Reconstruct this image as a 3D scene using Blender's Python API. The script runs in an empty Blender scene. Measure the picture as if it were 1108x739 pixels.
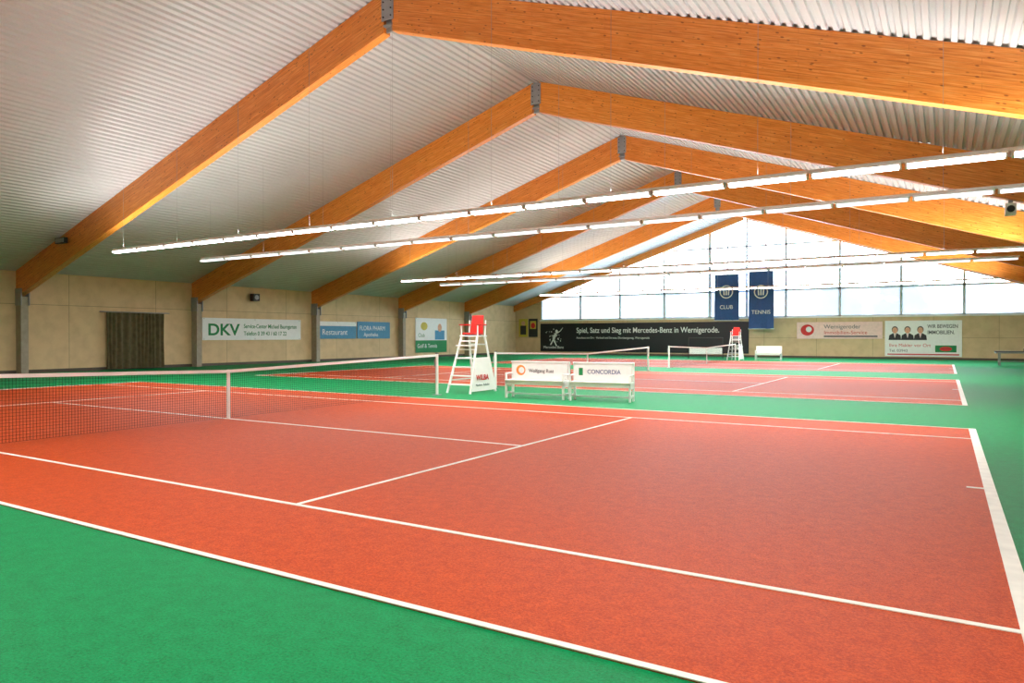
import bpy, math, random
from mathutils import Matrix, Vector, noise
random.seed(4)
SC=bpy.context.scene
COL=SC.collection
try:
    SC.view_settings.view_transform='Standard'
except Exception: pass

# ---------------------------------------------------------------- constants (metres)
XL,XR,XRT=-21.5,-1.3,18.9        # left wall, ridge, right wall
YN,YB=-10.1,46.2                 # wall behind the camera, gable wall
ZE,ZR=3.17,9.73                  # beam underside at wall / at ridge
BD=1.10                          # beam depth
FR=[-2.0,6.09,14.16,22.23,30.30,38.37]
SL=(ZR-ZE)/(XR-XL)
def under(x): return ZR-SL*abs(x-XR)
def roof(x): return under(x)+BD
HW,HL,SW,SVC=5.485,11.885,4.115,6.40
CY=[0.0,15.66,31.3]

# ---------------------------------------------------------------- materials
def lin(c):
    return tuple(((v/255)/12.92 if v/255<=0.04045 else ((v/255+0.055)/1.055)**2.4) for v in c)+(1,)
def base(name):
    m=bpy.data.materials.new(name); m.use_nodes=True
    nt=m.node_tree; b=nt.nodes['Principled BSDF']
    return m,nt,b
def pm(name,c,rough=.6,metal=0,var=.08,scale=6,bump=0,bscale=60,spec=.5):
    m,nt,b=base(name)
    b.inputs['Roughness'].default_value=rough; b.inputs['Metallic'].default_value=metal
    b.inputs['Specular IOR Level'].default_value=spec
    tc=nt.nodes.new('ShaderNodeTexCoord')
    n=nt.nodes.new('ShaderNodeTexNoise'); n.inputs['Scale'].default_value=scale; n.inputs['Detail'].default_value=5
    nt.links.new(tc.outputs['Object'],n.inputs['Vector'])
    r=nt.nodes.new('ShaderNodeValToRGB'); l=lin(c)
    r.color_ramp.elements[0].position=.3; r.color_ramp.elements[1].position=.7
    r.color_ramp.elements[0].color=tuple(v*(1-var) for v in l[:3])+(1,)
    r.color_ramp.elements[1].color=tuple(min(1,v*(1+var)) for v in l[:3])+(1,)
    nt.links.new(n.outputs['Fac'],r.inputs['Fac']); nt.links.new(r.outputs['Color'],b.inputs['Base Color'])
    if bump:
        n2=nt.nodes.new('ShaderNodeTexNoise'); n2.inputs['Scale'].default_value=bscale; n2.inputs['Detail'].default_value=3
        nt.links.new(tc.outputs['Object'],n2.inputs['Vector'])
        bp=nt.nodes.new('ShaderNodeBump'); bp.inputs['Strength'].default_value=bump; bp.inputs['Distance'].default_value=.01
        nt.links.new(n2.outputs['Fac'],bp.inputs['Height']); nt.links.new(bp.outputs['Normal'],b.inputs['Normal'])
    return m
def carpet(name,c,c2):
    m,nt,b=base(name)
    b.inputs['Roughness'].default_value=.55; b.inputs['Specular IOR Level'].default_value=.10
    tc=nt.nodes.new('ShaderNodeTexCoord')
    big=nt.nodes.new('ShaderNodeTexNoise'); big.inputs['Scale'].default_value=9; big.inputs['Detail'].default_value=6
    fine=nt.nodes.new('ShaderNodeTexNoise'); fine.inputs['Scale'].default_value=62; fine.inputs['Detail'].default_value=3; fine.inputs['Roughness'].default_value=.85
    for n in (big,fine): nt.links.new(tc.outputs['Object'],n.inputs['Vector'])
    add=nt.nodes.new('ShaderNodeMath'); add.operation='ADD'
    mul=nt.nodes.new('ShaderNodeMath'); mul.operation='MULTIPLY'; mul.inputs[1].default_value=.22
    nt.links.new(big.outputs['Fac'],mul.inputs[0]); nt.links.new(mul.outputs[0],add.inputs[0])
    mul2=nt.nodes.new('ShaderNodeMath'); mul2.operation='MULTIPLY'; mul2.inputs[1].default_value=.78
    nt.links.new(fine.outputs['Fac'],mul2.inputs[0]); nt.links.new(mul2.outputs[0],add.inputs[1])
    r=nt.nodes.new('ShaderNodeValToRGB')
    r.color_ramp.elements[0].position=.38; r.color_ramp.elements[1].position=.62
    r.color_ramp.elements[0].color=lin(c); r.color_ramp.elements[1].color=lin(c2)
    nt.links.new(add.outputs[0],r.inputs['Fac']); nt.links.new(r.outputs['Color'],b.inputs['Base Color'])
    bp=nt.nodes.new('ShaderNodeBump'); bp.inputs['Strength'].default_value=.6; bp.inputs['Distance'].default_value=.008
    nt.links.new(fine.outputs['Fac'],bp.inputs['Height']); nt.links.new(bp.outputs['Normal'],b.inputs['Normal'])
    return m
def panels(name,c,axis,pw=2.5,ph=1.25):
    m,nt,b=base(name); b.inputs['Roughness'].default_value=.7
    g=nt.nodes.new('ShaderNodeNewGeometry'); s=nt.nodes.new('ShaderNodeSeparateXYZ'); cb=nt.nodes.new('ShaderNodeCombineXYZ')
    nt.links.new(g.outputs['Position'],s.inputs[0]); nt.links.new(s.outputs[axis],cb.inputs[0]); nt.links.new(s.outputs[2],cb.inputs[1])
    br=nt.nodes.new('ShaderNodeTexBrick'); br.offset=0; br.inputs['Scale'].default_value=1
    br.inputs['Brick Width'].default_value=pw; br.inputs['Row Height'].default_value=ph; br.inputs['Mortar Size'].default_value=.012
    l=lin(c)
    br.inputs['Color1'].default_value=l; br.inputs['Color2'].default_value=tuple(v*.9 for v in l[:3])+(1,)
    br.inputs['Mortar'].default_value=tuple(v*.5 for v in l[:3])+(1,)
    nt.links.new(cb.outputs[0],br.inputs['Vector'])
    n=nt.nodes.new('ShaderNodeTexNoise'); n.inputs['Scale'].default_value=2.2; n.inputs['Detail'].default_value=8
    nt.links.new(g.outputs['Position'],n.inputs['Vector'])
    mx=nt.nodes.new('ShaderNodeMix'); mx.data_type='RGBA'; mx.blend_type='MULTIPLY'; mx.inputs[0].default_value=.3
    nt.links.new(br.outputs['Color'],mx.inputs[6])
    r=nt.nodes.new('ShaderNodeValToRGB'); r.color_ramp.elements[0].position=.3; r.color_ramp.elements[0].color=(.55,.5,.45,1); r.color_ramp.elements[1].position=.6
    nt.links.new(n.outputs['Fac'],r.inputs['Fac']); nt.links.new(r.outputs['Color'],mx.inputs[7])
    nt.links.new(mx.outputs[2],b.inputs['Base Color'])
    return m
def glulam():
    m,nt,b=base('glulam_wood'); b.inputs['Roughness'].default_value=.36; b.inputs['Specular IOR Level'].default_value=.45
    uv=nt.nodes.new('ShaderNodeUVMap'); uv.uv_map='UVMap'
    mp=nt.nodes.new('ShaderNodeMapping'); mp.inputs['Scale'].default_value=(.7,14,1)
    nt.links.new(uv.outputs[0],mp.inputs[0])
    n=nt.nodes.new('ShaderNodeTexNoise'); n.inputs['Scale'].default_value=2.2; n.inputs['Detail'].default_value=7; n.inputs['Roughness'].default_value=.65
    nt.links.new(mp.outputs[0],n.inputs['Vector'])
    r=nt.nodes.new('ShaderNodeValToRGB'); e=r.color_ramp.elements
    e[0].position=.28; e[0].color=lin((200,106,30)); e[1].position=.72; e[1].color=lin((252,180,96))
    x=r.color_ramp.elements.new(.5); x.color=lin((236,144,54))
    nt.links.new(n.outputs['Fac'],r.inputs['Fac'])
    br=nt.nodes.new('ShaderNodeTexBrick'); br.offset=.37; br.inputs['Scale'].default_value=1
    br.inputs['Brick Width'].default_value=3.1; br.inputs['Row Height'].default_value=.11; br.inputs['Mortar Size'].default_value=.004
    br.inputs['Color1'].default_value=(1,1,1,1); br.inputs['Color2'].default_value=(.86,.80,.74,1); br.inputs['Mortar'].default_value=(.6,.5,.4,1)
    nt.links.new(uv.outputs[0],br.inputs['Vector'])
    mx=nt.nodes.new('ShaderNodeMix'); mx.data_type='RGBA'; mx.blend_type='MULTIPLY'; mx.inputs[0].default_value=.7
    nt.links.new(r.outputs['Color'],mx.inputs[6]); nt.links.new(br.outputs['Color'],mx.inputs[7])
    mp2=nt.nodes.new('ShaderNodeMapping'); mp2.inputs['Scale'].default_value=(2.6,6,1); nt.links.new(uv.outputs[0],mp2.inputs[0])
    v=nt.nodes.new('ShaderNodeTexVoronoi'); v.inputs['Scale'].default_value=1.6; nt.links.new(mp2.outputs[0],v.inputs['Vector'])
    kr=nt.nodes.new('ShaderNodeValToRGB'); kr.color_ramp.elements[0].position=.09; kr.color_ramp.elements[0].color=(.30,.15,.06,1)
    kr.color_ramp.elements[1].position=.19; kr.color_ramp.elements[1].color=(1,1,1,1)
    nt.links.new(v.outputs['Distance'],kr.inputs['Fac'])
    mx2=nt.nodes.new('ShaderNodeMix'); mx2.data_type='RGBA'; mx2.blend_type='MULTIPLY'; mx2.inputs[0].default_value=.8
    nt.links.new(mx.outputs[2],mx2.inputs[6]); nt.links.new(kr.outputs['Color'],mx2.inputs[7])
    nt.links.new(mx2.outputs[2],b.inputs['Base Color'])
    return m
def emis(name,c,s):
    m,nt,b=base(name); b.inputs['Base Color'].default_value=(.8,.8,.8,1)
    b.inputs['Emission Color'].default_value=c; b.inputs['Emission Strength'].default_value=s
    return m
def pane(name,c,mix):
    m=bpy.data.materials.new(name); m.use_nodes=True; nt=m.node_tree; nt.nodes.clear()
    o=nt.nodes.new('ShaderNodeOutputMaterial'); t=nt.nodes.new('ShaderNodeBsdfTransparent'); d=nt.nodes.new('ShaderNodeBsdfTranslucent')
    t.inputs[0].default_value=c; d.inputs[0].default_value=c
    n=nt.nodes.new('ShaderNodeTexNoise'); n.inputs['Scale'].default_value=.6
    g=nt.nodes.new('ShaderNodeNewGeometry'); nt.links.new(g.outputs['Position'],n.inputs['Vector'])
    mr=nt.nodes.new('ShaderNodeMapRange'); mr.inputs[3].default_value=mix-.1; mr.inputs[4].default_value=mix+.1
    nt.links.new(n.outputs['Fac'],mr.inputs[0])
    mx=nt.nodes.new('ShaderNodeMixShader'); nt.links.new(mr.outputs[0],mx.inputs[0]); nt.links.new(t.outputs[0],mx.inputs[1]); nt.links.new(d.outputs[0],mx.inputs[2])
    nt.links.new(mx.outputs[0],o.inputs[0]); return m

M={}
M['green']=carpet('green_carpet',(0,112,58),(0,154,90))
M['red']=carpet('red_carpet',(166,54,14),(210,86,34))
M['line']=pm('white_line_paint',(240,238,228),.6,bump=.1)
M['white']=pm('white_paint',(240,240,238),.4,var=.03)
M['offwhite']=pm('offwhite_vinyl',(232,236,234),.45,var=.03)
M['ceil']=pm('corrugated_sheet',(192,194,194),.36,var=.06,scale=.4)
M['steel']=pm('grey_steel',(150,152,154),.4,metal=.3)
M['col']=pm('column_paint',(160,150,132),.6,var=.12)
M['dark']=pm('dark_grey',(38,38,40),.5)
M['black']=pm('black_print',(12,14,24),.4)
M['net']=pm('net_cord',(26,26,28),.8)
M['red_p']=pm('red_plastic',(206,36,26),.35)
M['blue']=pm('blue_print',(30,76,136),.6)
M['cyan']=pm('pale_blue_print',(70,140,180),.6)
M['greenp']=pm('green_print',(20,130,70),.6)
M['redp']=pm('red_print',(200,40,40),.6)
M['pink']=pm('pink_print',(238,206,200),.6)
M['orange']=pm('orange_print',(240,140,60),.6)
M['skin']=pm('skin_print',(214,160,130),.6)
M['yellow']=pm('yellow_print',(200,180,70),.6)
M['grey']=pm('grey_text',(80,84,90),.6)
M['wallL']=panels('tan_panel_left',(222,194,150),1,4.03,2.9)
M['wallB']=panels('tan_panel_back',(214,188,148),0,3.6,1.45)
M['base']=pm('dark_baseboard',(80,70,58),.6)
M['wood']=glulam()
M['curt']=pm('olive_brown_curtain',(96,86,58),.9,var=.25,scale=5)
M['tube']=emis('lamp_tube',(1,1,.98,1),14)
M['tubedim']=emis('lamp_tube_dim',(.9,.95,1,1),1.6)
M['frame']=pm('window_frame',(200,210,218),.5)
M['pane']=pane('polycarbonate_pane',(.185,.205,.22,1),.7)
M['panel2']=pane('clear_pane',(.93,.97,1,1),.3)
M['leaf']=pm('tree_leaves',(38,52,68),.8,var=.3,scale=1.5)
M['trunk']=pm('tree_trunk',(60,58,54),.9)
M['snow']=pm('outside_ground',(200,210,215),.9)

# ---------------------------------------------------------------- mesh builder
class MB:
    def __init__(s): s.v=[];s.f=[];s.m=[];s.mats=[];s.uv={}
    def mi(s,k):
        if k not in s.mats: s.mats.append(k)
        return s.mats.index(k)
    def poly(s,pts,k,uv=None):
        n=len(s.v); s.v+= [tuple(p) for p in pts]; s.f.append(tuple(range(n,n+len(pts)))); s.m.append(s.mi(k))
        if uv: s.uv[len(s.f)-1]=uv
    def hexa(s,c,k):
        n=len(s.v); s.v+=[tuple(p) for p in c]; i=s.mi(k)
        for q in ((3,2,1,0),(4,5,6,7),(0,1,5,4),(1,2,6,5),(2,3,7,6),(3,0,4,7)):
            s.f.append(tuple(n+a for a in q)); s.m.append(i)
    def box(s,x0,x1,y0,y1,z0,z1,k,T=None):
        c=[Vector(p) for p in ((x0,y0,z0),(x1,y0,z0),(x1,y1,z0),(x0,y1,z0),(x0,y0,z1),(x1,y0,z1),(x1,y1,z1),(x0,y1,z1))]
        if T: c=[T@p for p in c]
        s.hexa(c,k)
    def tube(s,p,q,r,k,n=8,cap=True,r2=None):
        p=Vector(p);q=Vector(q);d=(q-p).normalized(); a=Vector((0,0,1)) if abs(d.z)<.9 else Vector((1,0,0))
        u=d.cross(a).normalized(); w=d.cross(u); b=len(s.v); i=s.mi(k); r2=r if r2 is None else r2
        for c,rr in ((p,r),(q,r2)):
            for j in range(n):
                t=2*math.pi*(j+.5)/n; s.v.append(tuple(c+rr*(u*math.cos(t)+w*math.sin(t))))
        for j in range(n):
            s.f.append((b+j,b+(j+1)%n,b+n+(j+1)%n,b+n+j)); s.m.append(i)
        if cap:
            s.f.append(tuple(b+j for j in reversed(range(n)))); s.m.append(i)
            s.f.append(tuple(b+n+j for j in range(n))); s.m.append(i)
    def disc(s,c,ux,uy,rx,ry,k,n=24):
        c=Vector(c);ux=Vector(ux);uy=Vector(uy)
        s.poly([c+ux*rx*math.cos(2*math.pi*j/n)+uy*ry*math.sin(2*math.pi*j/n) for j in range(n)],k)
    def prismx(s,pts,y0,y1,k):
        n=len(pts); s.poly([(x,y0,z) for x,z in pts],k); s.poly([(x,y1,z) for x,z in reversed(pts)],k)
        for j in range(n):
            a=pts[j];b=pts[(j+1)%n]; s.poly([(a[0],y0,a[1]),(a[0],y1,a[1]),(b[0],y1,b[1]),(b[0],y0,b[1])],k)
    def build(s,name,loc=(0,0,0),rz=0,parent=None,bevel=0,smooth=False):
        me=bpy.data.meshes.new(name); me.from_pydata(s.v,[],s.f)
        for k in s.mats: me.materials.append(M[k])
        me.polygons.foreach_set('material_index',s.m)
        if s.uv:
            ul=me.uv_layers.new(name='UVMap')
            for fi,uv in s.uv.items():
                for li,c in zip(me.polygons[fi].loop_indices,uv): ul.data[li].uv=c
        if smooth: me.polygons.foreach_set('use_smooth',[True]*len(s.f))
        me.update()
        o=bpy.data.objects.new(name,me); COL.objects.link(o); o.location=loc; o.rotation_euler=(0,0,rz)
        if parent: o.parent=parent
        if bevel:
            b=o.modifiers.new('bevel','BEVEL'); b.width=bevel; b.segments=2; b.limit_method='ANGLE'
        return o
def text(name,s,size,loc,rot,k,parent,align='LEFT',bold=0,sx=1):
    cu=bpy.data.curves.new(name,'FONT'); cu.body=s; cu.size=size; cu.align_x=align; cu.extrude=.002; cu.offset=bold
    cu.materials.append(M[k]); o=bpy.data.objects.new(name,cu); COL.objects.link(o)
    o.location=loc; o.rotation_euler=rot; o.scale=(sx,1,1)
    if parent: o.parent=parent
    return o
RL=(math.pi/2,0,math.pi/2); RB=(math.pi/2,0,0)

# ---------------------------------------------------------------- room shell
b=MB(); b.box(XL-.3,XRT+.3,YN-.3,YB+.3,-.3,0,'green'); b.build('floor')
b=MB()
def ceil_side(xa,xb):
    L=xb-xa; n=int(abs(L)/.21); prof=[]
    for i in range(n+1):
        for t,h in ((0,0),(.42,0),(.54,.06),(.88,.06)):
            x=xa+(i+t)*L/(n+1); prof.append((x,roof(x)+h))
    prof.append((xb,roof(xb)))
    for p,q in zip(prof,prof[1:]):
        b.poly([(p[0],YN-.2,p[1]),(p[0],YB+.3,p[1]),(q[0],YB+.3,q[1]),(q[0],YN-.2,q[1])],'ceil')
ceil_side(XL-.2,XR); ceil_side(XRT+.2,XR)
for sx in (XL-.3,XRT+.3):
    b.poly([(sx,YN-.3,roof(sx)+.16),(XR,YN-.3,ZR+BD+.16),(XR,YB+.4,ZR+BD+.16),(sx,YB+.4,roof(sx)+.16)],'ceil')
b.build('ceiling')
b=MB(); b.box(XL-.25,XL,YN-.2,YB+.2,0,roof(XL)-.01,'wallL'); b.build('wall_left')
b=MB(); b.box(XRT,XRT+.25,YN-.2,YB+.2,0,roof(XRT)-.01,'wallL'); b.build('wall_right')
b=MB(); b.prismx([(XL,0),(XRT,0),(XRT,roof(XRT)-.02),(XR,ZR+BD-.02),(XL,roof(XL)-.02)],YN-.2,YN,'wallB'); b.build('wall_near')
SILL=2.95; WX=[-18.9,-15.1,-11.5,-7.7,-4.1,-1.3,1.5,5.1,8.9,12.5,16.3]
b=MB()
b.prismx([(XL,0),(XRT,0),(XRT,SILL),(XL,SILL)],YB,YB+.25,'wallB')
b.prismx([(XL,SILL),(WX[0],SILL),(WX[0],roof(WX[0])-.02),(XL,roof(XL)-.02)],YB,YB+.25,'wallB')
b.prismx([(WX[-1],SILL),(XRT,SILL),(XRT,roof(XRT)-.02),(WX[-1],roof(WX[-1])-.02)],YB,YB+.25,'wallB')
b.build('wall_back')
for i in range(len(WX)-1):
    a,c=WX[i],WX[i+1]; b=MB(); f=.06; top=lambda x: roof(x)-.12
    y0,y1=YB+.04,YB+.16; w=.16 if i in (4,) else .09
    b.box(a,a+w,y0,y1,SILL,top(a),'frame'); b.box(c-.06,c,y0,y1,SILL,top(c)-.05,'frame')
    b.box(a,c,y0,y1,SILL,SILL+.1,'frame')
    b.hexa([(a,y0,top(a)-.15),(c,y0,top(c)-.15),(c,y1,top(c)-.15),(a,y1,top(a)-.15),(a,y0,top(a)+.1),(c,y0,top(c)+.1),(c,y1,top(c)+.1),(a,y1,top(a)+.1)],'frame')
    mt=max(top(a),top(c)); mn=min(top(a),top(c))
    levels=[4.95,6.65,8.3]
    for z in levels:
        if z<mt-.2:
            xa,xc=a,c
            if z>top(a)-.15: xa=XR-(ZR+BD-.2-z)/SL
            if z>top(c)-.15: xc=XR+(ZR+BD-.2-z)/SL
            if xc>xa: b.box(xa,xc,y0,y1,z-.06,z+.06,'frame')
    mid=(a+c)/2
    if 4<=i<=5: b.box(mid-.04,mid+.04,y0,y1,SILL,top(mid)-.1,'frame')
    yp=YB+.1
    b.poly([(a,yp,SILL),(c,yp,SILL),(c,yp,min(4.95,top(c))),(a,yp,min(4.95,top(a)))],'pane')
    if mt>5:
        pts=[(a,yp,4.95),(c,yp,4.95)]
        if top(c)>4.95: pts.append((c,yp,top(c)))
        if top(a)>4.95: pts.append((a,yp,top(a)))
        if len(pts)>2: b.poly(pts,'panel2')
    b.build('window_%d'%(i+1))
b=MB(); b.box(WX[0]-.1,WX[-1]+.1,YB-.06,YB+.05,SILL-.08,SILL+.02,'white'); b.build('trim_1')
b=MB(); b.box(XL,XL+.03,YN,YB,0,.14,'base'); b.build('baseboard_left')
b=MB(); b.box(XL+.03,XRT-.03,YB-.03,YB,0,.14,'base'); b.build('baseboard_back')
b=MB(); b.box(XRT-.03,XRT,YN,YB,0,.14,'base'); b.build('baseboard_right')
b=MB(); b.box(XL+.03,XRT-.03,YN,YN+.03,0,.14,'base'); b.build('baseboard_near')

# ---------------------------------------------------------------- glulam frames
for fi,y in enumerate(FR+[45.95]):
    root=bpy.data.objects.new('roof_truss',None); COL.objects.link(root)
    last=fi==len(FR); th=.10 if last else .13; bd=.55 if last else BD
    b=MB()
    for sgn in (-1,1):
        xa=XR+sgn*.14; xb=XL+.02 if sgn<0 else XRT-.02
        ua,ub=under(xa)+BD-bd,under(xb)+BD-bd; ta,tb=roof(xa)-.005,roof(xb)-.005
        L=abs(xb-xa)/math.cos(math.atan(SL)); o=fi*7.3+sgn*3+10
        A=[(xa,y-th,ua),(xb,y-th,ub),(xb,y-th,tb),(xa,y-th,ta)]
        u=[(o,0),(o+L,0),(o+L,bd),(o,bd)]
        b.poly(A,'wood',u); b.poly([(p[0],y+th,p[2]) for p in reversed(A)],'wood',[(c[0]+5,c[1]+3.3) for c in reversed(u)])
        b.poly([(xa,y-th,ua),(xa,y+th,ua),(xb,y+th,ub),(xb,y-th,ub)],'wood',[(o,5),(o,5+2*th),(o+L,5+2*th),(o+L,5)])
        b.poly([(xa,y-th,ta),(xb,y-th,tb),(xb,y+th,tb),(xa,y+th,ta)],'wood',[(o,7),(o+L,7),(o+L,7.2),(o,7.2)])
        b.poly([(xa,y-th,ua),(xa,y-th,ta),(xa,y+th,ta),(xa,y+th,ua)],'wood',[(0,0),(1,0),(1,.3),(0,.3)])
        b.poly([(xb,y-th,ub),(xb,y-th,tb),(xb,y+th,tb),(xb,y+th,ub)],'wood',[(0,0),(1,0),(1,.3),(0,.3)])
    b.build('glulam_beams',parent=root)
    if not last:
        b=MB()
        b.box(XR-.14,XR+.14,y-.03,y+.03,ZR-.02,ZR+BD-.03,'steel')
        for s in (-1,1):
            b.box(XR-.2,XR+.2,y+s*(th+.015)-.012,y+s*(th+.015)+.012,ZR+.25,ZR+BD-.1,'steel')
            for zz in (.35,.55,.75,.9):
                for xx in (-.13,.13): b.tube((XR+xx,y+s*(th+.02),ZR+zz),(XR+xx,y+s*(th+.05),ZR+zz),.022,'dark',6)
        b.box(XR-.17,XR+.17,y-th,y+th,ZR+.1,ZR+.16,'steel')
        b.build('ridge_bracket',parent=root)
        b=MB()
        for xs,s in ((XL+.02,1),(XRT-.02,-1)):
            x0,x1=sorted((xs,xs+s*.42))
            b.box(x0,x1,y-.14,y+.14,0,under(xs)+.02,'col')
            x0,x1=sorted((xs,xs+s*.5)); b.box(x0,x1,y-.17,y-.135,under(xs)-.35,under(xs)+.35,'steel'); b.box(x0,x1,y+.135,y+.17,under(xs)-.35,under(xs)+.35,'steel')
        b.build('wall_columns',parent=root)

# ---------------------------------------------------------------- courts
for cy in CY:
    b=MB(); b.box(-HL,HL,-HW,HW,.0,.006,'red')
    z0,z1=.004,.011; w=.05
    def ln(x0,x1,y0,y1): b.box(x0,x1,y0,y1,z0,z1,'line')
    for s in (-1,1):
        ln(-HL,HL,*sorted((s*HW,s*(HW-w)))); ln(-HL+.1,HL-.1,*sorted((s*SW,s*(SW-w))))
        ln(*sorted((s*HL,s*(HL-.1))),-HW+w,HW-w)
        ln(*sorted((s*SVC,s*(SVC-w))),-SW+w,SW-w)
        ln(*sorted((s*(HL-.1),s*(HL-.25))),-.025,.025)
    ln(-SVC+w,SVC-w,-.025,.025)
    b.build('tennis_court',loc=(0,cy,.001))
def tennis_net(cy,cell,r):
    b=MB(); H=6.4
    top=lambda y: .914+(1.07-.914)*(abs(y)/H)
    n=int(2*H/cell)
    for i in range(n+1):
        y=-H+i*2*H/n; b.tube((0,y,.03),(0,y,top(y)),r,'net',4,False)
    rows=int(.95/cell)
    for j in range(rows+1):
        f=j/rows
        for s in (-1,1): b.tube((0,s*H,.03+f*(1.07-.03)),(0,0,.03+f*(.914-.03)),r,'net',4,False)
    for s in (-1,1):
        b.hexa([(-.012,0,.865),(.012,0,.865),(.012,s*H,1.02),(-.012,s*H,1.02),(-.012,0,.92),(.012,0,.92),(.012,s*H,1.076),(-.012,s*H,1.076)],'white')
        b.tube((0,s*H,0.012),(0,s*H,1.09),.04,'white',12); b.tube((0,s*H,1.09),(0,s*H,1.11),.045,'dark',12)
        b.box(-.09,.09,s*H-.09,s*H+.09,0.0,.02,'steel')
        b.box(-.07,-.03,s*H-.03,s*H+.03,.75,.95,'steel')
    b.box(-.018,.018,-.027,.027,.012,.925,'white')
    b.build('tennis_net',loc=(0,cy,.0))
tennis_net(CY[0],.045,.003); tennis_net(CY[1],.06,.003); tennis_net(CY[2],.09,.004)

# ---------------------------------------------------------------- umpire chairs
def umpire(loc,rz,sign):
    root=bpy.data.objects.new('umpire_chair',None); COL.objects.link(root); root.location=loc; root.rotation_euler=(0,0,rz)
    b=MB(); FB,FT=Vector((.38,-.68,0)),Vector((.26,-.16,1.56)); RB_,RT=Vector((.38,.58,0)),Vector((.26,.2,1.56))
    for s in (-1,1):
        S=lambda v:Vector((v.x*s,v.y,v.z))
        b.tube(S(FB),S(FT),.036,'white',4); b.tube(S(RB_),S(RT),.036,'white',4)
        b.tube((s*.27,-.16,1.56),(s*.27,-.16,1.86),.022,'white',6); b.tube((s*.27,.2,1.56),(s*.27,.24,2.0),.022,'white',6)
        b.box(s*.27-.035,s*.27+.035,-.24,.24,1.85,1.885,'red_p')
        for z in (.35,.95):
            f=z/1.56; b.tube(S(FB.lerp(FT,f)),S(RB_.lerp(RT,f)),.018,'white',6)
    for i in range(6):
        f=(i+1)/6.6; p=FB.lerp(FT,f); b.box(-p.x,p.x,p.y-.07,p.y+.07,p.z-.015,p.z+.015,'white')
    for f in (.15,.5,.85):
        p=RB_.lerp(RT,f); b.tube((-p.x,p.y,p.z),(p.x,p.y,p.z),.02,'white',6)
    b.box(-.3,.3,-.22,.26,1.54,1.575,'white'); b.box(-.28,.28,-.42,-.24,1.28,1.31,'white')
    b.build('ladder_frame',parent=root,bevel=.004)
    b=MB(); b.box(-.22,.22,-.2,.2,1.60,1.65,'red_p'); b.hexa([(-.22,.17,1.65),(.22,.17,1.65),(.22,.2,1.65),(-.22,.2,1.65),(-.19,.25,2.14),(.19,.25,2.14),(.19,.285,2.14),(-.19,.285,2.14)],'red_p')
    b.box(-.18,.18,-.16,.16,1.572,1.60,'dark'); b.build('seat',parent=root,bevel=.02)
    b=MB(); x0,x1=.395,.325
    b.hexa([(x0,-.62,.06),(x0+.012,-.62,.06),(x0+.012,.55,.06),(x0,.55,.06),(x1,-.33,.95),(x1+.012,-.33,.95),(x1+.012,.35,.95),(x1,.35,.95)],'white')
    b.build('sign_panel',parent=root)
    if sign:
        text('sign_text','WILBA',.2,(.405,-.42,.36),RL,'redp',root,bold=.006)
        text('sign_text_small','Markisen  Rolladen',.085,(.418,-.46,.2),RL,'grey',root)
umpire((.22,7.75,0),math.radians(0),True); umpire((-.2,38.6,0),math.radians(0),False)

# ---------------------------------------------------------------- benches
def bench(loc,rz,L=1.55,ad=0):
    root=bpy.data.objects.new('court_bench',None); COL.objects.link(root); root.location=loc; root.rotation_euler=(0,0,rz)
    b=MB(); h=L/2
    for s in (-1,1):
        x0,x1=sorted((s*h,s*(h-.045)))
        b.box(x0,x1,-.27,-.20,0,.44,'white'); b.box(x0,x1,.10,.17,0,.9,'white')
        b.box(x0,x1,-.27,.16,.30,.44,'white'); b.box(x0,x1,-.27,.16,.10,.15,'white')
        b.box(x0,x1,-.27,.16,.6,.635,'white'); b.box(x0,x1,-.27,-.23,.44,.62,'white')
    b.box(-h+.045,h-.045,.1,.13,.06,.11,'white')
    for i in range(4): b.box(-h,h,-.29+i*.105,-.2+i*.105,.44,.465,'white')
    b.box(-h+.05,h-.05,.07,.098,.47,.90,'white'); b.box(-h,h,.06,.17,.89,.92,'white')
    b.box(-h+.045,h-.045,-.27,-.245,.34,.44,'white')
    b.build('bench_frame',parent=root,bevel=.005)
    b=MB()
    if ad==0:
        b.disc((-h+.28,.066,.69),(1,0,0),(0,0,1),.13,.13,'orange'); b.disc((-h+.3,.064,.69),(1,0,0),(0,0,1),.08,.08,'offwhite')
        b.build('advert_logo',parent=root); text('advert_text','Wolfgang Rust',.13,(-h+.5,.066,.64),RB,'grey',root,sx=.9)
    elif ad==1:
        b.box(-h+.15,-h+.25,.064,.067,.60,.78,'greenp'); b.build('advert_logo',parent=root); text('advert_text','CONCORDIA',.15,(-h+.36,.066,.64),RB,'blue',root,sx=.9)
bench((2.75,6.95,0),math.radians(4),1.6,0); bench((4.42,7.1,0),math.radians(9),1.5,1); bench((1.7,39.4,0),0,1.6,2)

# practice net frame
root=bpy.data.objects.new('practice_net',None); COL.objects.link(root); root.location=(-2.8,40.8,0); root.rotation_euler=(0,0,.3)
b=MB()
for s in (-1,1):
    b.tube((s*1.15,0,0),(s*1.15,0,1.45),.03,'dark',8); b.tube((s*1.15,-.35,.02),(s*1.15,.35,.02),.025,'dark',8)
b.tube((-1.15,0,1.45),(1.15,0,1.45),.03,'dark',8)
for i in range(24): b.tube((-1.15+i*.1,0,.3),(-1.15+i*.1,0,1.45),.006,'net',4,False)
for i in range(12): b.tube((-1.15,0,.3+i*.1),(1.15,0,.3+i*.1),.006,'net',4,False)
b.box(-1.1,1.1,-.03,.03,.32,.75,'white'); b.build('net_frame',parent=root)
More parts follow.
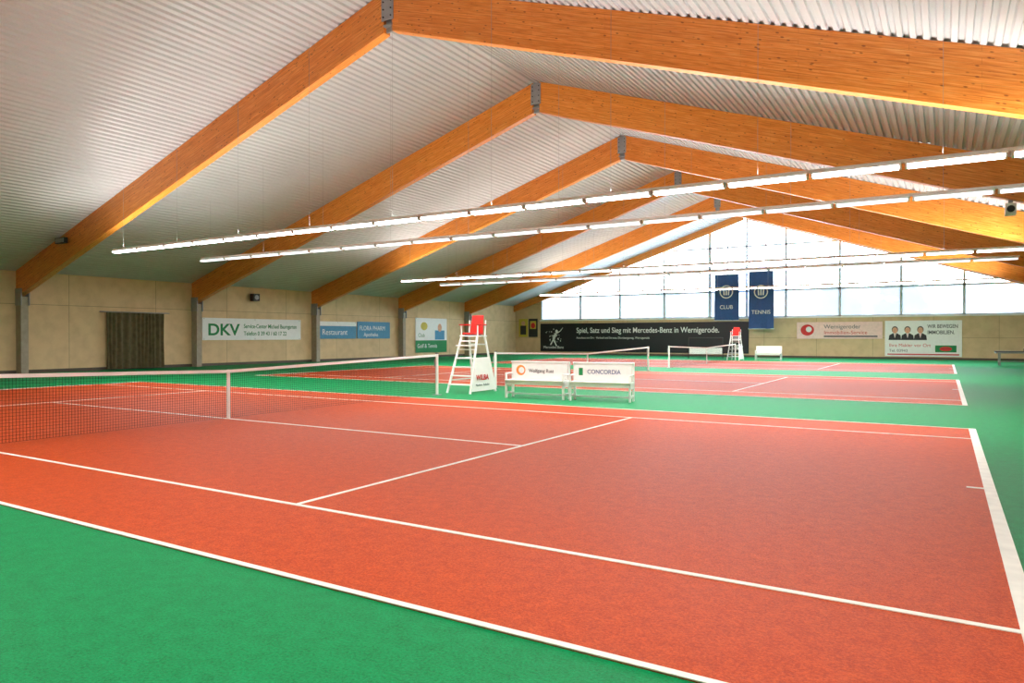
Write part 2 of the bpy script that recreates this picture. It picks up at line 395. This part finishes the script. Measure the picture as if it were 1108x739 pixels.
# table
b=MB(); b.box(-1.3,1.3,-.7,.7,.73,.77,'dark'); b.box(-1.28,1.28,-.68,.68,.66,.73,'steel')
for sx in (-1,1):
    for sy in (-1,1): b.box(sx*1.1-.03,sx*1.1+.03,sy*.55-.03,sy*.55+.03,0,.66,'steel')
    b.box(sx*1.1-.02,sx*1.1+.02,-.55,.55,.2,.24,'steel')
b.box(-1.1,1.1,-.02,.02,.2,.24,'steel'); b.tube((0,-.75,.92),(0,.75,.92),.01,'white',6); b.box(-.004,.004,-.75,.75,.77,.91,'net'); b.build('table_tennis_table',loc=(15.0,36.8,0))

# ---------------------------------------------------------------- banners on left wall
def left_banner(y0,y1,z0,z1,k):
    b=MB(); x=XL+.03; b.box(x,x+.03,y0,y1,z0,z1,k)
    for yy in (y0+.1,(y0+y1)/2,y1-.1):
        for zz in (z0+.05,z1-.05): b.tube((x+.03,yy,zz),(x+.035,yy,zz),.025,'steel',8)
    return b,x+.032
b,x=left_banner(14.6,21.2,1.35,2.52,'offwhite'); o=b.build('advertising_banner')
text('headline','DKV',.85,(x,14.9,1.62),RL,'greenp',o,bold=.02,sx=1.15)
text('line_1','Service-Center Michael Baumgarten',.32,(x,17.15,2.0),RL,'greenp',o,sx=.80,bold=.004)
text('line_2','Telefon 0 39 43 / 60 17 22',.32,(x,17.15,1.6),RL,'greenp',o,sx=.86,bold=.004)
b,x=left_banner(22.6,25.9,1.4,2.48,'cyan'); b.box(x-.004,x,22.6,25.9,2.2,2.48,'offwhite'); o=b.build('advertising_banner')
text('line_1','Restaurant',.5,(x+.002,22.9,1.65),RL,'offwhite',o)
b,x=left_banner(26.0,29.2,1.4,2.52,'cyan'); o=b.build('advertising_banner')
text('line_1','FLORA PHARM',.42,(x,26.2,1.95),RL,'offwhite',o,sx=.9); text('line_2','Apotheke',.35,(x,26.6,1.55),RL,'offwhite',o)
b,x=left_banner(32.0,35.8,.35,2.9,'offwhite'); b.box(x-.004,x,32,35.8,.35,1.25,'greenp'); b.box(x-.004,x,34.3,35.5,1.3,2.0,'cyan')
b.disc((x+.001,34.9,2.2),(0,1,0),(0,0,1),.25,.3,'skin'); b.disc((x+.001,33,2.3),(0,1,0),(0,0,1),.4,.3,'yellow'); o=b.build('advertising_banner')
text('line_1','Golf & Tennis',.42,(x+.002,32.2,.7),RL,'offwhite',o); text('line_2','Club',.4,(x,32.3,1.5),RL,'greenp',o)

# ---------------------------------------------------------------- banners on gable wall
def back_banner(x0,x1,z0,z1,k,y=None):
    b=MB(); y=YB-.035 if y is None else y; b.box(x0,x1,y-.03,y,z0,z1,k); return b,y-.032
b,y=back_banner(-21.1,-20.2,1.5,3.1,'yellow'); b.box(-20.95,-20.35,y,y+.002,1.7,2.5,'dark'); b.disc((-20.65,y-.001,2.7),(1,0,0),(0,0,1),.2,.2,'skin'); b.build('poster')
b,y=back_banner(-20.1,-19.2,1.5,3.1,'dark'); b.box(-19.95,-19.35,y,y+.002,2.2,2.9,'yellow'); b.disc((-19.65,y-.001,2.5),(1,0,0),(0,0,1),.22,.25,'redp'); b.build('poster')
b,y=back_banner(-18.9,-1.1,.25,2.66,'black')
for i in range(46):
    a=random.uniform(0,6.28); r=random.uniform(.0,.75)**1.0; b.disc((-17.6+r*math.cos(a)*1.2,y,1.55+r*math.sin(a)*.9),(1,0,0),(0,0,1),random.uniform(.015,.06),random.uniform(.015,.06),'offwhite',8)
def limb(b,p,q,w,y,k):
    p=Vector((p[0],y,p[1]));q=Vector((q[0],y,q[1]));d=(q-p).normalized();n=Vector((-d.z,0,d.x))*w/2; b.poly([p-n,q-n*.7,q+n*.7,p+n],k)
for p,q,w in (((-17.6,1.3),(-17.4,1.8),.26),((-17.6,1.3),(-17.9,.8),.14),((-17.6,1.3),(-17.3,.7),.14),((-17.4,1.75),(-16.95,2.0),.1),((-16.95,2.0),(-16.7,2.3),.06)): limb(b,p,q,w,y,'offwhite')
b.disc((-17.3,y,1.98),(1,0,0),(0,0,1),.13,.15,'offwhite')
b.disc((-1.75,y,.75),(1,0,0),(0,0,1),.22,.22,'offwhite'); b.disc((-1.75,y-.001,.75),(1,0,0),(0,0,1),.18,.18,'black')
for a in (90,210,330): limb(b,(-1.75,.75),(-1.75+.2*math.cos(math.radians(a)),.75+.2*math.sin(math.radians(a))),.05,y-.002,'offwhite')
o=b.build('advertising_banner')
text('headline','Spiel, Satz und Sieg mit Mercedes-Benz in Wernigerode.',.62,(-15.4,y,1.85),RB,'offwhite',o,sx=.86,bold=.006)
text('line_2','Autohaus am Ort - Verkauf und Service, Dornbergsweg, Wernigerode',.24,(-15.4,y,1.35),RB,'offwhite',o,sx=.95)
text('line_3','Mercedes-Benz',.32,(-18.6,y,.5),RB,'offwhite',o)
b,y=back_banner(2.3,7.8,1.38,2.56,'pink'); b.disc((3.0,y,2.0),(1,0,0),(0,0,1),.45,.4,'redp'); b.disc((3.1,y-.001,2.05),(1,0,0),(0,0,1),.2,.2,'offwhite'); b.box(4.1,7.5,y,y+.002,1.5,1.6,'grey'); o=b.build('advertising_banner')
text('line_1','Wernigeroder',.4,(4.1,y,2.1),RB,'grey',o); text('line_2','Immobilien-Service',.36,(4.1,y,1.7),RB,'redp',o)
b,y=back_banner(7.95,12.4,.2,2.6,'offwhite')
for i,cx in enumerate((8.55,9.3,10.05)):
    zc=1.95
    b.poly([(cx-.38,y-.001,1.3),(cx+.38,y-.001,1.3),(cx+.34,y-.001,1.62),(cx+.12,y-.001,1.76),(cx-.12,y-.001,1.76),(cx-.34,y-.001,1.62)],'black')
    b.poly([(cx-.08,y-.002,1.76),(cx,y-.002,1.42),(cx+.08,y-.002,1.76)],'offwhite'); b.poly([(cx-.02,y-.003,1.72),(cx,y-.003,1.45),(cx+.02,y-.003,1.72)],'redp')
    b.disc((cx,y-.003,zc+.05),(1,0,0),(0,0,1),.19,.23,'dark'); b.disc((cx,y-.005,zc),(1,0,0),(0,0,1),.155,.21,'skin')
    for s in (-1,1): b.disc((cx+s*.06,y-.006,zc+.03),(1,0,0),(0,0,1),.02,.015,'dark',8)
    b.disc((cx,y-.006,zc-.1),(1,0,0),(0,0,1),.05,.012,'redp',8)
b.box(8.1,12.25,y,y+.002,.3,.38,'redp'); b.box(10.9,12.1,y-.001,y+.002,.5,.95,'greenp'); b.disc((11.5,y-.003,.72),(1,0,0),(0,0,1),.35,.15,'redp')
o=b.build('advertising_banner')
text('line_1','WIR BEWEGEN',.34,(10.45,y,2.1),RB,'grey',o,sx=.75,bold=.006); text('line_2','IMMOBILIEN.',.34,(10.45,y,1.7),RB,'grey',o,sx=.8,bold=.006)
text('line_3','Ihre Makler vor Ort',.3,(8.2,y,.85),RB,'redp',o); text('line_4','Tel. 03943',.26,(8.2,y,.5),RB,'grey',o)
def flag(x0,x1,z0,z1,yy,ang):
    b=MB(); n=14
    for i in range(n):
        za=z0+(z1-z0)*i/n; zb=z0+(z1-z0)*(i+1)/n; m=4
        for j in range(m):
            xa=x0+(x1-x0)*j/m; xb=x0+(x1-x0)*(j+1)/m
            f=lambda x,z: yy+.04*math.sin(x*5+z)+.02*math.sin(z*3)
            b.poly([(xa,f(xa,za),za),(xb,f(xb,za),za),(xb,f(xb,zb),zb),(xa,f(xa,zb),zb)],'blue')
    b.tube((x0-.1,yy,z1),(x1+.1,yy,z1),.03,'white',8); b.tube((x0-.05,yy,z0),(x1+.05,yy,z0),.02,'white',8)
    c=(x0+x1)/2; zc=z0+(z1-z0)*.62; yf=yy-.09
    b.disc((c,yf,zc),(1,0,0),(0,0,1),.5,.5,'offwhite'); b.disc((c,yf-.002,zc),(1,0,0),(0,0,1),.42,.42,'blue')
    for s in (-.2,0,.2): limb(b,(c+s*.8,zc-.25),(c+s,zc+.28),.1,yf-.004,'offwhite')
    for s in (x0+.1,x1-.1): b.tube((s,yy,z1),(s,yy,under((x0+x1)/2)+BD),.008,'steel',4,False)
    o=b.build('hanging_flag')
    text('flag_text','TENNIS' if ang else 'CLUB',.4,(c,yf-.003,z0+(z1-z0)*.25),RB,'offwhite',o,'CENTER')
flag(-3.5,-1.7,2.75,6.2,45.6,0); flag(-.9,.85,2.1,6.45,45.3,1)

# ---------------------------------------------------------------- curtain on left wall
b=MB(); N=150
cols=[]
for i in range(N+1):
    t=i/N; y=9.6+2.8*t; ph=26*t+1.2*math.sin(9*t)
    cols.append([(XL+.16+.06*math.sin(ph*2*math.pi/2.2)*(1-.35*zf)+.02*math.sin(17*t+3*zf), y+.03*math.sin(ph+4*zf)*(1-zf), .05+2.6*zf) for zf in (0,.25,.5,.75,1)])
base_n=len(b.v); ki=b.mi('curt')
for c in cols: b.v+=c
for i in range(N):
    for j in range(4):
        q=base_n+i*5+j; b.f.append((q,q+5,q+6,q+1)); b.m.append(ki)
b.tube((XL+.16,9.3,2.68),(XL+.16,12.7,2.68),.025,'steel',8)
for yy in (9.4,12.6): b.tube((XL,yy,2.68),(XL+.16,yy,2.68),.02,'steel',6)
b.build('curtain',smooth=True)
b=MB(); b.box(XL,XL+.14,17.7,17.8,3.7,3.76,'steel'); b.box(XL+.1,XL+.4,17.55,17.95,3.5,3.9,'dark'); b.tube((XL+.4,17.75,3.7),(XL+.42,17.75,3.7),.13,'steel',16); b.build('wall_speaker')
def flood(x,y):
    b=MB(); z=under(x)+.80; b.box(x-.35,x+.35,y-.34,y-.22,z-.12,z+.1,'dark'); b.box(x-.3,x+.3,y-.352,y-.34,z-.09,z+.07,'steel'); b.box(x-.05,x+.05,y-.23,y-.132,z-.05,z+.05,'steel'); b.build('floodlight')
flood(-17.6,FR[1])
x=12.9; z=under(x); b=MB(); b.box(x-.05,x+.05,14.1,14.2,z-.12,z+.0,'steel'); b.box(x-.12,x+.12,13.98,14.3,z-.4,z-.1,'white'); b.tube((x,13.97,z-.25),(x,13.99,z-.25),.09,'dark',14); b.build('ceiling_speaker')

# ---------------------------------------------------------------- suspended light strips
ZL=4.6
def strip(y,lit,x0=-14.0,x1=13.9,k=1,ku=1):
    root=bpy.data.objects.new('light_strip',None); COL.objects.link(root)
    b=MB(); b.box(x0,x1,y-.035,y+.035,ZL+.02,ZL+.08,'white')
    seg=1.55; n=int((x1-x0)/seg+.01)
    t=MB()
    for i in range(n):
        a=x0+i*seg+.03; c=a+seg-.06
        b.hexa([(a,y-.12,ZL-.02),(c,y-.12,ZL-.02),(c,y+.12,ZL-.02),(a,y+.12,ZL-.02),(a,y-.05,ZL+.03),(c,y-.05,ZL+.03),(c,y+.05,ZL+.03),(a,y+.05,ZL+.03)],'white')
        for s in (-1,1): t.tube((a+.04,y+s*.06,ZL-.055),(c-.04,y+s*.06,ZL-.055),.026,'tube' if lit>1 else 'tubedim',8)
        for e in (a,c-.03): b.box(e,e+.03,y-.09,y+.09,ZL-.08,ZL+.0,'white')
    b.build('housing',parent=root); t.build('tubes',parent=root)
    w=MB(); x=x0+.6
    while x<x1:
        w.tube((x,y,ZL+.08),(x,y,roof(x)-.01),.0035,'steel',4,False); x+=3.1
    w.build('suspension_wires',parent=root)
    if lit:
        for nm,dz,rx,p in (('lamp_down',-.10,0,860*k),('ceiling_fill',.12,math.pi,680*ku)):  # upward light is fill added above the closed housing to brighten the ceiling
            if p<=0: continue
            l=bpy.data.lights.new(nm,'AREA'); l.shape='RECTANGLE'; l.size=x1-x0; l.size_y=.14; l.energy=p; l.color=(1,.99,.97)
            o=bpy.data.objects.new(nm,l); COL.objects.link(o); o.parent=root; o.location=((x0+x1)/2,y,ZL+dz); o.rotation_euler=(rx,0,0)
strip(-5.8,2,k=.72,ku=1.1); strip(5.8,2,k=1.15,ku=1.1); strip(9.3,1,k=.55,ku=.3); strip(21.6,2,k=1.4,ku=1.3); strip(25.1,1,k=.6,ku=0); strip(37.2,2,k=1.6,ku=1.3)

# ---------------------------------------------------------------- outside
b=MB(); b.box(-90,90,YB+.4,140,-.4,-.3,'snow'); b.build('ground')
def tree(x,y,h,r):
    b=MB(); b.tube((0,0,-.3),(0,0,h*.6),.3,'trunk',8,True,.12)
    for k in range(11):
        f=k/10; zz=h*(.2+.78*f); rr=r*(1-f*.88)
        for j in range(9):
            a=random.uniform(0,6.28); cx,cy=math.cos(a)*rr*.6,math.sin(a)*rr*.6; q=rr*random.uniform(.2,.42)
            nl,nr=5,8; ring=[]
            for i in range(nl+1):
                th=math.pi*i/nl
                ring.append([Vector((cx+q*math.sin(th)*math.cos(2*math.pi*m/nr),cy+q*math.sin(th)*math.sin(2*math.pi*m/nr),zz+q*.8*math.cos(th))) for m in range(nr)])
            for i in range(nl):
                for m in range(nr):
                    P=[ring[i][m],ring[i+1][m],ring[i+1][(m+1)%nr],ring[i][(m+1)%nr]]
                    b.poly([p+Vector(noise.noise_vector(p*2.3))*.35 for p in P],'leaf')
    b.build('tree',loc=(x,y,0))
for x,y,h,r in ((-14,66,9,3.2),(3.4,60,11.5,2.6),(8,64,9.5,3.2),(20,66,11,4)): tree(x,y,h,r)
w=bpy.data.worlds.new('sky'); SC.world=w; w.use_nodes=True; bg=w.node_tree.nodes['Background']
tc=w.node_tree.nodes.new('ShaderNodeTexCoord'); sp=w.node_tree.nodes.new('ShaderNodeSeparateXYZ'); rp=w.node_tree.nodes.new('ShaderNodeValToRGB')
w.node_tree.links.new(tc.outputs['Generated'],sp.inputs[0]); w.node_tree.links.new(sp.outputs[2],rp.inputs[0]); w.node_tree.links.new(rp.outputs[0],bg.inputs[0])
rp.color_ramp.elements[0].color=(.93,.97,1,1); rp.color_ramp.elements[1].color=(.65,.8,1,1); bg.inputs[1].default_value=14.0

# ---------------------------------------------------------------- camera
a,p,f=.5459,-.0072,770.8
F=Vector((-math.sin(a)*math.cos(p),math.cos(a)*math.cos(p),math.sin(p))); R=Vector((math.cos(a),math.sin(a),0)); U=R.cross(F)
cd=bpy.data.cameras.new('camera'); co=bpy.data.objects.new('camera',cd); COL.objects.link(co)
C=(11.4403,-8.6209,1.5466)
co.matrix_world=Matrix(((R[0],U[0],-F[0],C[0]),(R[1],U[1],-F[1],C[1]),(R[2],U[2],-F[2],C[2]),(0,0,0,1)))
cd.lens=f*36/1108; cd.clip_end=400; SC.camera=co
